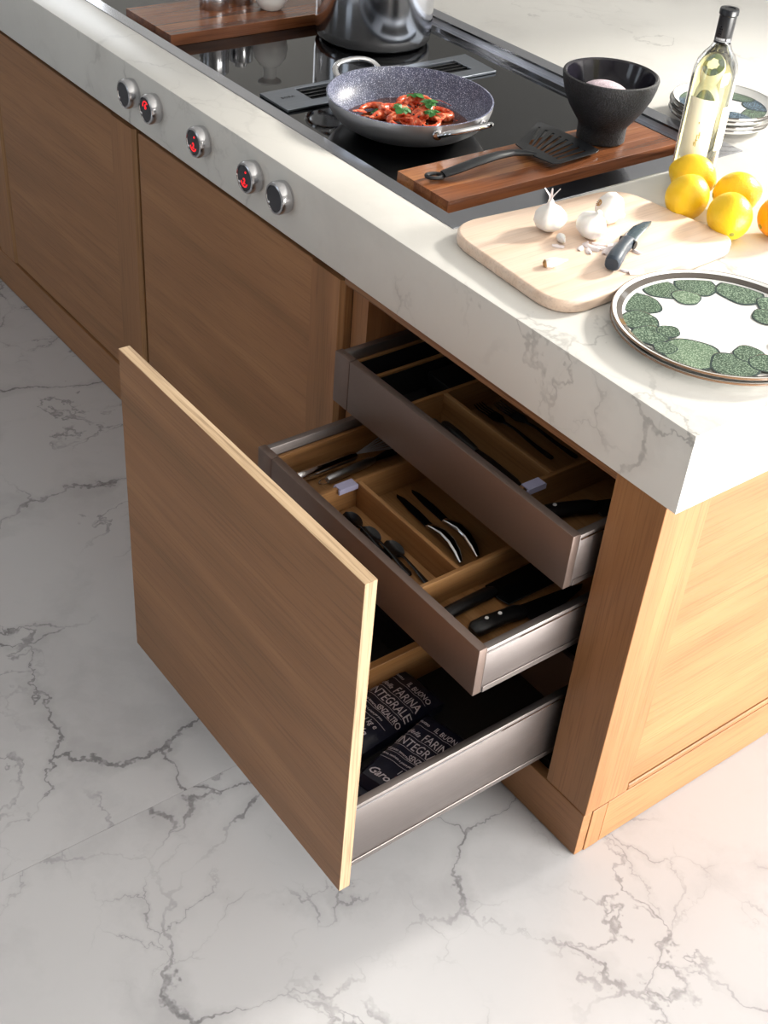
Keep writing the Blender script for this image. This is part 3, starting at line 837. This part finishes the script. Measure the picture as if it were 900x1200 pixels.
finish('neck', lathe([(.017, .086), (.0155, .10), (.016, .112), (.028, .120), (.029, .124), (.0, .126)], 40), M['ceramic'], sh)

# ------------------------------------------------------------------ pot
pot = thing('stock_pot', 'tall polished steel stock pot on the hob behind the pan', 'pot', (-1.562, .617, GZ+.0005))
finish('body', lathe([(0, 0), (.118, 0), (.126, .003), (.133, .012), (.1355, .03), (.1355, .195), (.139, .199), (.139, .202), (.134, .202), (.1325, .198), (.1325, .03), (.120, .012), (0, .01)], 80), M['pot_steel'], pot)
for s in (1, -1):
    pts = []
    for i in range(13):
        a = -PI/2+PI*i/12
        pts.append((.133+.045*math.cos(a), s*0+.055*math.sin(a), .165+.006*math.cos(a)))
    bm = sweep(pts, .006, None, 10); bm.transform(Matrix.Rotation(math.radians(100 if s > 0 else 280), 4, 'Z'))
    finish('handle', bm, M['polished'], pot)

# ------------------------------------------------------------------ pan with prawns
PX, PY = -1.078, .348
pan = thing('frying_pan', 'grey speckled frying pan with steel outside and two loop handles', 'pan', (PX, PY, GZ+.0008))
out_p = [(0, 0), (.098, 0), (.103, .003), (.124, .010), (.146, .024), (.159, .041), (.1635, .056), (.1648, .066)]
in_p = [(.1645, .066), (.1615, .0665), (.159, .058), (.154, .043), (.141, .0265), (.121, .0135), (.100, .006), (0, .006)]
finish('shell', lathe(out_p, 80), M['pan_steel'], pan)
finish('nonstick_lining', lathe(in_p, 80), M['granite'], pan)
for s in (1, -1):
    pts = []
    for i in range(17):
        a = -PI/2+PI*i/16
        pts.append((.160+.044*max(0, math.cos(a))**.6, .053*math.copysign(abs(math.sin(a))**.8, math.sin(a)), .050+.022*math.cos(a)**.6 if math.cos(a) > 0 else .050))
    bm = sweep(pts, .0062, .0052, 12); rot = Matrix.Rotation(0 if s > 0 else PI, 4, 'Z')
    bm.transform(rot); h_ = finish('handle', bm, M['polished'], pan)
    for yy in (-.053, .053):
        r2 = lathe([(0, 0), (.010, 0), (.009, .004), (0, .006)], 16)
        r2.transform(rot @ Matrix.Translation((.1555, yy*1.03, .050)) @ Matrix.Rotation(math.atan2(yy, .1555), 4, 'Z') @ Matrix.Rotation(PI/2, 4, 'Y'))
        sub('handle_mount', r2, M['polished'], h_)
sz = GZ+.0008
sau = finish('sauce', lathe([(0, .0065), (.104, .0068), (.121, .0160), (.119, .0168), (0, .0175)], 48, at=(PX, PY, sz), fn=lambda a, z: 1+.03*math.sin(3*a+1)+.02*math.sin(7*a)), M['sauce'])
tag(sau, 'brown red cooking sauce pooled in the bottom of the pan', 'sauce'); origin_at(sau, (PX, PY, sz))

def make_prawn(label):
    t = thing('prawn', label, 'prawn', (0, 0, 0), group='prawns frying in the pan')
    # body curls in its own plane, lying on its side
    pts, ws = [], []
    n = 22
    for i in range(n):
        u = i/(n-1); a = math.radians(200*u)
        R_ = .030
        pts.append((R_*math.cos(a)*(1-.15*u), R_*math.sin(a)*1.15, .012))
        base = .0135*(1-.62*u)
        ws.append(base*(1-.10*(i % 3 == 2)))
    finish('body', sweep(pts, ws, [w*.92 for w in ws], 12), M['prawn'], t)
    hp = [(.030, .004, .012), (.030, -.010, .013), (.028, -.028, .014), (.026, -.045, .016), (.025, -.060, .019)]
    finish('head', sweep(hp, [.0125, .0135, .0115, .0065, .0012], [.0125, .013, .010, .005, .001], 12), M['prawn'], t)
    for s in (1, -1):
        finish('antenna', sweep([(.026, -.046, .016), (.026+s*.010, -.068, .024), (.026+s*.028, -.085, .022), (.026+s*.055, -.090, .014)], [.0010, .0008, .0007, .0004], None, 5), M['prawn'], t)
        finish('eye', ball(.0022, .0022, .0022, (.027+s*.007, -.042, .021), 8, 6), M['black'], t)
    for i in range(6):
        a = math.radians(-8+i*16); p = Vector((.020*math.cos(a), .020*math.sin(a)*1.1-.006, .010))
        finish('leg', sweep([p*1.0, p*.62+Vector((0, -.004, .004)), p*.30+Vector((.002, -.010, -.001))], [.0014, .0011, .0006], None, 5), M['prawn'], t)
    e = Vector(pts[-1])
    for q in (-1, 0, 1):
        d = Vector((.35+q*.1, -.9+0*q, .12)).normalized(); s = Vector((1, .3, 0))*q*.006
        finish('tail_fin', sweep([e, e+d*.010+s*.6, e+d*.022+s*1.5, e+d*.027+s*1.8], [.003, .0055, .006, .002], [.0014, .0012, .0009, .0005], 8), M['prawn'], t)
    return t
pr0 = None
PR = [(-.062, -.058, .017, 25, 0, 'prawn lying furthest left in the pan, head to the rim'),
      (-.020, -.022, .020, 150, 10, 'prawn lying nearest the front of the pan'),
      (.045, .020, .017, 215, -8, 'prawn lying nearest the right rim of the pan'),
      (-.045, .040, .018, 80, 6, 'prawn lying at the back left of the pan'),
      (.012, .072, .017, 300, -5, 'prawn lying furthest back in the pan'),
      (-.004, .024, .032, 20, 12, 'prawn lying on top in the centre of the pan'),
      (.035, -.045, .018, 100, 5, 'prawn lying at the front right of the pan, under the parsley')]
for (dx, dy, dz, rz, tilt, lab) in PR:
    if pr0 is None: t = pr0 = make_prawn(lab)
    else: t = copy_tree(pr0); t['label'] = lab
    t.scale = (.86, .86, .86); t.location = (PX+dx*.86, PY+dy*.86, sz+dz-.002); t.rotation_euler = (math.radians(tilt), math.radians(tilt*.6), math.radians(rz))
def leaf_bm(s=1.0):
    bm = B()
    for k in range(5):
        a = math.radians(-100+k*50)
        L = (.020 if k == 2 else .016)*s
        o_ = [(0, 0), (L*.35, .35*L), (L*.75, .32*L), (L, 0), (L*.75, -.32*L), (L*.35, -.35*L)]
        q = prism(o_, 0, .0006)
        for v in q.verts: v.co.z += .0035*math.sin(v.co.x*180)+.002*abs(v.co.y)*60*.1
        merge(bm, q, Matrix.Rotation(a, 4, 'Z'))
    return bm
lf0 = None
for (dx, dy, dz, rz, lab) in [(-.028, .034, .050, 10, 'parsley leaf on the prawns at the back of the pan'), (.020, .028, .050, 80, 'large parsley leaf on the prawns right of centre'),
                              (.050, .022, .042, 200, 'parsley leaf on the prawns nearest the right handle'), (.010, -.026, .046, 300, 'parsley leaf on the prawns nearest the front rim'),
                              (-.030, -.050, .030, 140, 'small parsley leaf between the left prawns')]:
    if lf0 is None:
        t = thing('parsley_leaf', lab, 'parsley', (0, 0, 0), group='parsley leaves on the prawns')
        finish('blade', leaf_bm(1.25), M['leaf'], t, smooth=False)
        finish('stem', sweep([(0, 0, .001), (-.008, .002, .001), (-.018, .001, -.002)], [.0009, .0008, .0006], None, 5), M['leaf'], t)
        lf0 = t
    else: t = copy_tree(lf0); t['label'] = lab
    t.location = (PX+dx, PY+dy, sz+dz); t.rotation_euler = (math.radians(random.uniform(-15, 15)), math.radians(random.uniform(-15, 15)), math.radians(rz))

# ------------------------------------------------------------------ black bowl with stone, turner
bw = thing('mortar_bowl', 'black rough footed bowl standing on the right walnut board', 'bowl', (-.815, .620, BZ))
finish('bowl', lathe([(0, 0), (.044, 0), (.0475, .003), (.0475, .026), (.049, .034), (.058, .046), (.072, .066), (.084, .090), (.0905, .112), (.0925, .124), (.0915, .1275), (.088, .1288)], 64), M['mortar'], bw)
finish('glazed_inside', lathe([(.088, .1288), (.084, .126), (.081, .116), (.072, .085), (.055, .058), (.03, .046), (0, .044)], 64), M['mortar_in'], bw)
st = finish('stone', ball(.056, .050, .033, (0, 0, 0), 32, 18), M['stone'])
tag(st, 'pale lilac speckled rounded stone inside the black bowl', 'stone'); st.location = (-.816, .612, BZ+.079)

tu = thing('slotted_turner', 'charcoal slotted turner resting on the right walnut board', 'turner', (-.803, .437, BZ+.0015), (0, 0, math.radians(90)))
# local x runs from the blade's root towards its tip
bo = [(-.010, -.054), (-.004, -.060), (.112, -.018), (.113, .0), (.120, .080), (.114, .126), (.0, .056), (-.010, .048), (-.016, .010), (-.016, -.012)]
bo = [(-.012, -.060), (.004, -.062), (.108, -.052), (.121, -.046), (.125, .0), (.121, .080), (.116, .112), (.108, .114), (.004, .052), (-.012, .044), (-.020, .010), (-.020, -.020)]
holes = []
for k in range(8):
    u = k/7
    ya, yb = -.044+u*.076, -.036+u*.128
    x0, x1 = .014, .100-.012*abs(u-.5)
    w = .0036
    holes.append([(x0, ya-w), (x1, yb-w), (x1+.002, yb), (x1, yb+w), (x0, ya+w), (x0-.002, ya)])
blade = prism(bo, 0, .0022, holes)
for v in blade.verts:
    v.co.z += .006+max(0, -.0+(.05-v.co.x))*.05+.03*max(0, -v.co.x)
finish('slotted_blade', blade, M['turner'], tu, smooth=False)
hpts = [(-.010, -.006, .010), (-.035, -.008, .017), (-.073, -.013, .026), (-.113, -.016, .029), (-.158, -.012, .024), (-.198, -.004, .014), (-.222, .002, .008)]
finish('handle', sweep(hpts, [.008, .0075, .0085, .0105, .012, .0130, .0125], [.0035, .0055, .006, .0065, .0065, .006, .0045], 14), M['turner'], tu)
ring = [(-.238+.015*math.cos(a)*1.2, .006+.0105*math.sin(a), .0065-.002*math.cos(a)) for a in [2*PI*i/18 for i in range(19)]]
finish('hanging_hole', sweep(ring, .0038, .0038, 8), M['turner'], tu)

# ------------------------------------------------------------------ bottle
bt = thing('wine_bottle', 'clear bottle of white wine with a black capsule behind the lemons', 'bottle', (-.598, .645, H+.0003))
bp_ = [(0, .004), (.020, .003), (.034, 0), (.0385, .002), (.0400, .007), (.0400, .190), (.0390, .205), (.0350, .220), (.0270, .233), (.0195, .242), (.0155, .252), (.0145, .262), (.0143, .300), (.0158, .301), (.0158, .306), (.0143, .308), (.0095, .308),
       (.0095, .262), (.0105, .250), (.0150, .242), (.0225, .233), (.0310, .220), (.0352, .205), (.0364, .190), (.0364, .012), (.030, .008), (.0, .012)]
finish('glass_body', lathe(bp_, 64), M['glass'], bt)
wp = [(0, .0125), (.030, .0085), (.0358, .0125), (.0360, .190), (.0348, .205), (.0306, .220), (.0221, .233), (.0146, .242), (.0101, .250), (0, .250)]
finish('wine', lathe(wp, 64), M['wine'], bt)
def wrap(r, a0, a1, z0, z1, t=.0004, n=18, fn=None):
    bm = B(); g = []
    for rr in (r, r+t):
        g.append([[bm.verts.new((rr*math.cos(a0+(a1-a0)*i/n), rr*math.sin(a0+(a1-a0)*i/n), z)) for i in range(n+1)] for z in (z0, z1)])
    for i in range(n):
        bm.faces.new((g[1][0][i], g[1][0][i+1], g[1][1][i+1], g[1][1][i])); bm.faces.new((g[0][0][i], g[0][1][i], g[0][1][i+1], g[0][0][i+1]))
        for zi in (0, 1): bm.faces.new((g[0][zi][i], g[0][zi][i+1], g[1][zi][i+1], g[1][zi][i]))
    for i in (0, n): bm.faces.new((g[0][0][i], g[1][0][i], g[1][1][i], g[0][1][i]))
    return bm
TC = math.radians(-52.7)
lb = finish('front_label', wrap(.0401, TC+math.radians(-52), TC+math.radians(28), .052, .162), M['label'], bt)
bm = B()
for (zz, ph, w_, h_) in ((.088, -8, 8, .022), (.098, -3, 5, .012), (.082, -12, 4, .008), (.12, -10, 3, .004)):
    q = wrap(.0406, TC+math.radians(ph-w_/2), TC+math.radians(ph+w_/2), zz, zz+.0012, .0002, 4); merge(bm, q)
    q = wrap(.0406, TC+math.radians(ph-1), TC+math.radians(ph+1), zz-h_/2, zz+h_/2, .0002, 2); merge(bm, q)
sub('scrollwork', bm, M['label_ink'], lb, smooth=False)
finish('back_label', wrap(.0401, TC+math.radians(44), TC+math.radians(110), .070, .150), M['label'], bt)
cp = finish('capsule', lathe([(.0150, .252), (.0152, .2525), (.0150, .298), (.0168, .300), (.0168, .3075), (.0158, .3098), (.010, .3100), (.0098, .3088), (0, .3088)], 40), M['capsule'], bt)
bm = wrap(.0154, TC-math.radians(70), TC+math.radians(70), .2565, .2572, .0002, 16)
for k in range(11):
    if k == 7: continue
    a = TC+math.radians(-50+k*9.5); merge(bm, wrap(.0154, a, a+math.radians(6), .2585, .2622, .0002, 2))
sub('print_band', bm, M['capsule_ink'], cp, smooth=False)
bm = B()
for k, (dz, w_) in enumerate(((0, 10), (.004, 7), (.008, 12), (.012, 6))):
    merge(bm, wrap(.0154, TC+math.radians(-28-w_), TC+math.radians(-28+w_), .268+dz, .2695+dz, .0002, 4))
sub('emblem', bm, M['gunmetal'], cp, smooth=False)

# ------------------------------------------------------------------ stacked small plates
def small_plate(r, label, loc):
    t = thing('side_plate', label, 'plate', loc, group='stack of small plates behind the bottle')
    finish('plate', lathe([(0, 0), (r*.60, 0), (r*.62, .002), (r*.80, .005), (r*.97, .0125), (r, .0155), (r*.995, .0170), (r*.975, .0160), (r*.92, .0080), (r*.80, .0060), (0, .0055)], 64), M['plate'], t)
    finish('rim_glaze', lathe([(r*.972, .0163), (r*1.001, .0155), (r*.997, .0174), (r*.985, .0176)], 64), M['plate_rim'], t)
    return t
sp0 = None
for k, (ox, oy) in enumerate([(0, 0), (.003, -.002), (-.002, .001), (.002, .003)]):
    lab = ['lowest small plate in the stack behind the wine bottle', 'second small plate from the bottom of the stack behind the bottle',
           'third small plate from the bottom of the stack behind the bottle', 'topmost small plate with a green star glaze behind the bottle'][k]
    loc = (-.784+ox, .934+oy, H+.0003+k*.0085)
    if sp0 is None: t = sp0 = small_plate(.106, lab, loc)
    else: t = copy_tree(sp0); t.location = loc; t['label'] = lab
def glaze(root, spots, z, mats, rmax=.1472):
    for i, (x, y, r) in enumerate(spots):
        zz = z+.00022*i
        fnr = lambda a, q, i=i: 1+.05*math.sin(3*a+i)+.03*math.sin(5*a+2*i)
        bm = lathe([(r*1.0, 0), (r*.98, .0003), (r*.90, .00036)], 28, at=(x, y, zz), fn=fnr)
        for v in bm.verts:
            q = math.hypot(v.co.x, v.co.y)
            if q > rmax: v.co.x *= rmax/q; v.co.y *= rmax/q
        e = finish('glaze_outline', bm, M['blob_edge'], root)
        bm = lathe([(0, .0004), (r*.905, .00038)], 28, at=(x, y, zz), fn=fnr)
        for v in bm.verts:
            q = math.hypot(v.co.x, v.co.y)
            if q > rmax-.0015: v.co.x *= (rmax-.0015)/q; v.co.y *= (rmax-.0015)/q
        finish('glaze_spot', bm, mats[i % len(mats)], root)
glaze(t, [(.078*math.cos(a), .078*math.sin(a), .036) for a in [math.radians(15+d*45) for d in range(8)]], .0062, [M['blob'], M['blob_blue']], .098)

# ------------------------------------------------------------------ big plates at the corner
def big_plate(loc, label):
    r = .1635
    t = thing('dinner_plate', label, 'plate', loc, group='large plates at the worktop corner')
    finish('plate', lathe([(0, 0), (r*.68, 0), (r*.70, .002), (r*.86, .006), (r*.97, .0115), (r, .0140), (r*.998, .0152), (r*.985, .0158), (r*.955, .0138), (r*.90, .0090), (r*.86, .0064), (0, .0062)], 96), M['plate'], t)
    finish('rim_glaze', lathe([(r*.895, .0090), (r*.895, .0099), (r*.948, .0140), (r*.952, .0135)], 96), M['plate_rim'], t)
    finish('rim_edge', lathe([(r*.996, .0126), (r*1.002, .0138), (r*1.0005, .0155), (r*.992, .0161)], 96), M['plate_edge'], t)
    return t
p1 = big_plate((-.172, .236, H+.0003), 'lower of the two large plates at the worktop corner')
p2 = copy_tree(p1); p2.location = (-.173, .238, H+.0003+.0078); p2['label'] = 'upper large plate with a ring of green glaze spots at the worktop corner'
SPOTS = [(-.101, -.054, .031), (-.115, .006, .028), (-.098, .060, .031), (-.050, .102, .035), (-.079, .019, .021), (0, .113, .024), (.019, .078, .022), (-.065, -.091, .027), (-.028, -.108, .026), (-.023, -.078, .016),
         (.034, -.097, .040), (.006, -.116, .016), (.085, -.070, .032), (.076, -.028, .022), (.104, -.028, .023), (.084, .030, .016), (.110, .030, .028), (.055, .100, .032), (.095, .070, .028)]
glaze(p2, [(x*1.09, y*1.09, q*1.12) for x, y, q in SPOTS], .0066, [M['blob'], M['blob'], M['blob'], M['blob'], M['blob_b'], M['blob']])

# ------------------------------------------------------------------ beech chopping board
outl = rounded([(-.632, .072), (-.602, .455), (-.345, .492), (-.318, .052)], [.075, .055, .055, .075], 10)
cbm = prism(outl, H+.0003, H+.0215)
cb = finish('chopping_board', cbm, M['beech'], bevel=.005, bseg=3)
tag(cb, 'pale beech chopping board with rounded corners under the garlic and knife', 'board'); origin_at(cb, (-.47, .26, H))
CZ = H+.0215

# garlic
def garlic_bulb(loc, r, label, tilt, rz, stalk=True, root=False):
    t = thing('garlic_bulb', label, 'garlic', loc, (math.radians(tilt[0]), math.radians(tilt[1]), math.radians(rz)), 'garlic bulbs on the chopping board')
    prof = [(0, -.74), (.22, -.76), (.55, -.68), (.86, -.42), (1.0, -.05), (.95, .28), (.74, .56), (.46, .76), (.28, .92), (.20, 1.08), (.17, 1.22)]
    fn = lambda a, z: 1+.075*abs(math.sin(3.5*a+.3))*(1-abs(z/r)*.5)
    finish('bulb', lathe([(p*r, z*r) for p, z in prof]+[(0, 1.24*r)], 56, fn=fn), M['garlic'], t)
    if stalk:
        for k in range(3):
            finish('dry_stalk', sweep([(0, 0, r*1.15), (.003*(k-1), .001, r*1.5), (.012*(k-1), .004*k, r*1.95)], [r*.14, r*.09, r*.05], [r*.05, r*.03, r*.02], 6), M['skin'], t)
    if root:
        for k in range(10):
            a = 2*PI*k/10
            finish('root', sweep([(.003*math.cos(a), .003*math.sin(a), -r*.74), (.006*math.cos(a), .006*math.sin(a), -r*.9)], [.0014, .0006], None, 5), M['garlic_root'], t)
    return t
garlic_bulb((-.532, .218, CZ+.0215), .0262, 'garlic bulb with dry stalks at the left of three bulbs', (6, -4), 20)
garlic_bulb((-.480, .262, CZ+.0205), .0250, 'garlic bulb in the middle of three on the chopping board', (20, 12), 70, False)
garlic_bulb((-.508, .330, CZ+.0245), .0265, 'garlic bulb showing its brown roots furthest back on the chopping board', (118, 10), 160, False, True)
def clove(loc, rz, s, label, tip=True):
    t = thing('garlic_clove', label, 'garlic', loc, (0, math.radians(80), math.radians(rz)))
    finish('clove', lathe([(0, -.014*s), (.006*s, -.012*s), (.0075*s, -.004*s), (.0055*s, .006*s), (.002*s, .015*s), (.0012*s, .02*s), (0, .021*s)], 18), M['garlic'], t)
    if tip: finish('root_end', ball(.006*s, .006*s, .004*s, (0, 0, -.0125*s), 12, 6), M['garlic_root'], t)
    return t
clove((-.430, .135, CZ+.0075), 62, 1.1, 'single garlic clove with a brown base at the front of the chopping board')
clove((-.487, .205, CZ+.007), -30, 1.0, 'small garlic clove lying just in front of the bulbs', False)
sk = B()
def flake(cx, cy, s):
    a = random.uniform(0, 2*PI); q = B(); n = 5
    g = [[None]*(n+1) for _ in range(n+1)]
    for j in range(n+1):
        for i in range(n+1):
            u, v = -1+2*i/n, -1+2*j/n
            ww = (1-.55*v*v)
            g[j][i] = q.verts.new((s*u*ww*.55, s*v, s*.30*(1-u*u)*random.uniform(.5, 1.2)+.0006))
    for j in range(n):
        for i in range(n): q.faces.new((g[j][i], g[j][i+1], g[j+1][i+1], g[j+1][i]))
    return merge(B(), q, Matrix.Translation((cx, cy, CZ)) @ Matrix.Rotation(a, 4, 'Z'))
FL = [(-.455, .218), (-.446, .236), (-.436, .252), (-.462, .236), (-.450, .254), (-.440, .222), (-.425, .246), (-.436, .272), (-.420, .264), (-.360, .228), (-.350, .238), (-.400, .292), (-.478, .190)]
for i, (x, y) in enumerate(FL):
    o = finish('garlic_peel', flake(x, y, random.uniform(.009, .017)), M['skin'], smooth=True, ang=80)
    where = ('beside the knife handle' if x > -.41 and y < .26 else 'beside the knife blade' if x > -.41 else 'between the garlic bulbs and the knife')
    tag(o, 'papery garlic peel flake scattered on the chopping board '+where, 'garlic peel', 'garlic peel flakes '+where)
    origin_at(o, (x, y, CZ))

# paring knife
kn = thing('paring_knife', 'small dark blue knife with a thick grip on the chopping board', 'knife', (-.372, .205, CZ+.0005), (0, 0, math.radians(119)))
finish('grip', sweep([(-.004, 0, .014), (0, 0, .0145), (.03, .001, .0145), (.06, .002, .0125), (.085, .001, .0125), (.096, 0, .0115)], [.0105, .0125, .0125, .0105, .0115, .011], [.010, .013, .0130, .0110, .0115, .0095], 18, power=.75), M['knife_handle'], kn)
finish('guard', sweep([(.086, -.014, .0120), (.092, 0, .0130), (.093, .014, .0120)], [.0048, .005, .0048], [.007, .009, .007], 10), M['black'], kn)
finish('blade', sweep([(.090, 0, .012), (.12, .001, .012), (.155, -.002, .0115), (.185, -.007, .0095), (.200, -.011, .008)], [.0115, .0125, .0115, .0075, .0012], [.0040, .0038, .0032, .0025, .001], 12), M['knife_blade'], kn)

# ------------------------------------------------------------------ lemons
def lemon(loc, r, label, axis, mat=None, cat='lemon', name='lemon'):
    t = thing(name, label, cat, loc, Vector(axis).to_track_quat('Z', 'Y').to_euler(), 'lemons on the worktop')
    prof = []
    n = 22
    for i in range(n+1):
        a = PI*i/n; z = -math.cos(a); rr = math.sin(a)
        prof.append((r*.97*rr if 0 < i < n else 0, r*(z*1.06+.13*max(0, z-.86)/.14*1.0-.06*max(0, -z-.9)/.1)))
    finish('fruit', lathe(prof, 36, fn=lambda a, z: 1+.012*math.sin(5*a)+.008*math.sin(3*a+2)), mat or M['lemon'], t)
    finish('stem_scar', lathe([(0, -r*1.125), (.0034, -r*1.12), (.0050, -r*1.10), (.0052, -r*1.08)], 14), M['lemon_scar'], t)
    return t
r_ = .0385
lemon((-.487, .503, H+.0385), .0385, 'lemon at the left front with its stem scar facing forward', (-.25, .9, .5))
lemon((-.396, .509, H+.0392), .0392, 'lemon at the right front touching the edge of the chopping board', (-.75, .60, .35))
lemon((-.546, .583, H+.0385), .0390, 'lemon directly in front of the wine bottle', (-.95, -.35, .12))
lemon((-.458, .600, H+.0375), .0380, 'lemon at the back right of the group of four', (.55, .8, .15))
lemon((-.352, .592, H+.0385), .0385, 'deep yellow lemon standing alone at the right edge', (.2, .9, .3), M['orange'])
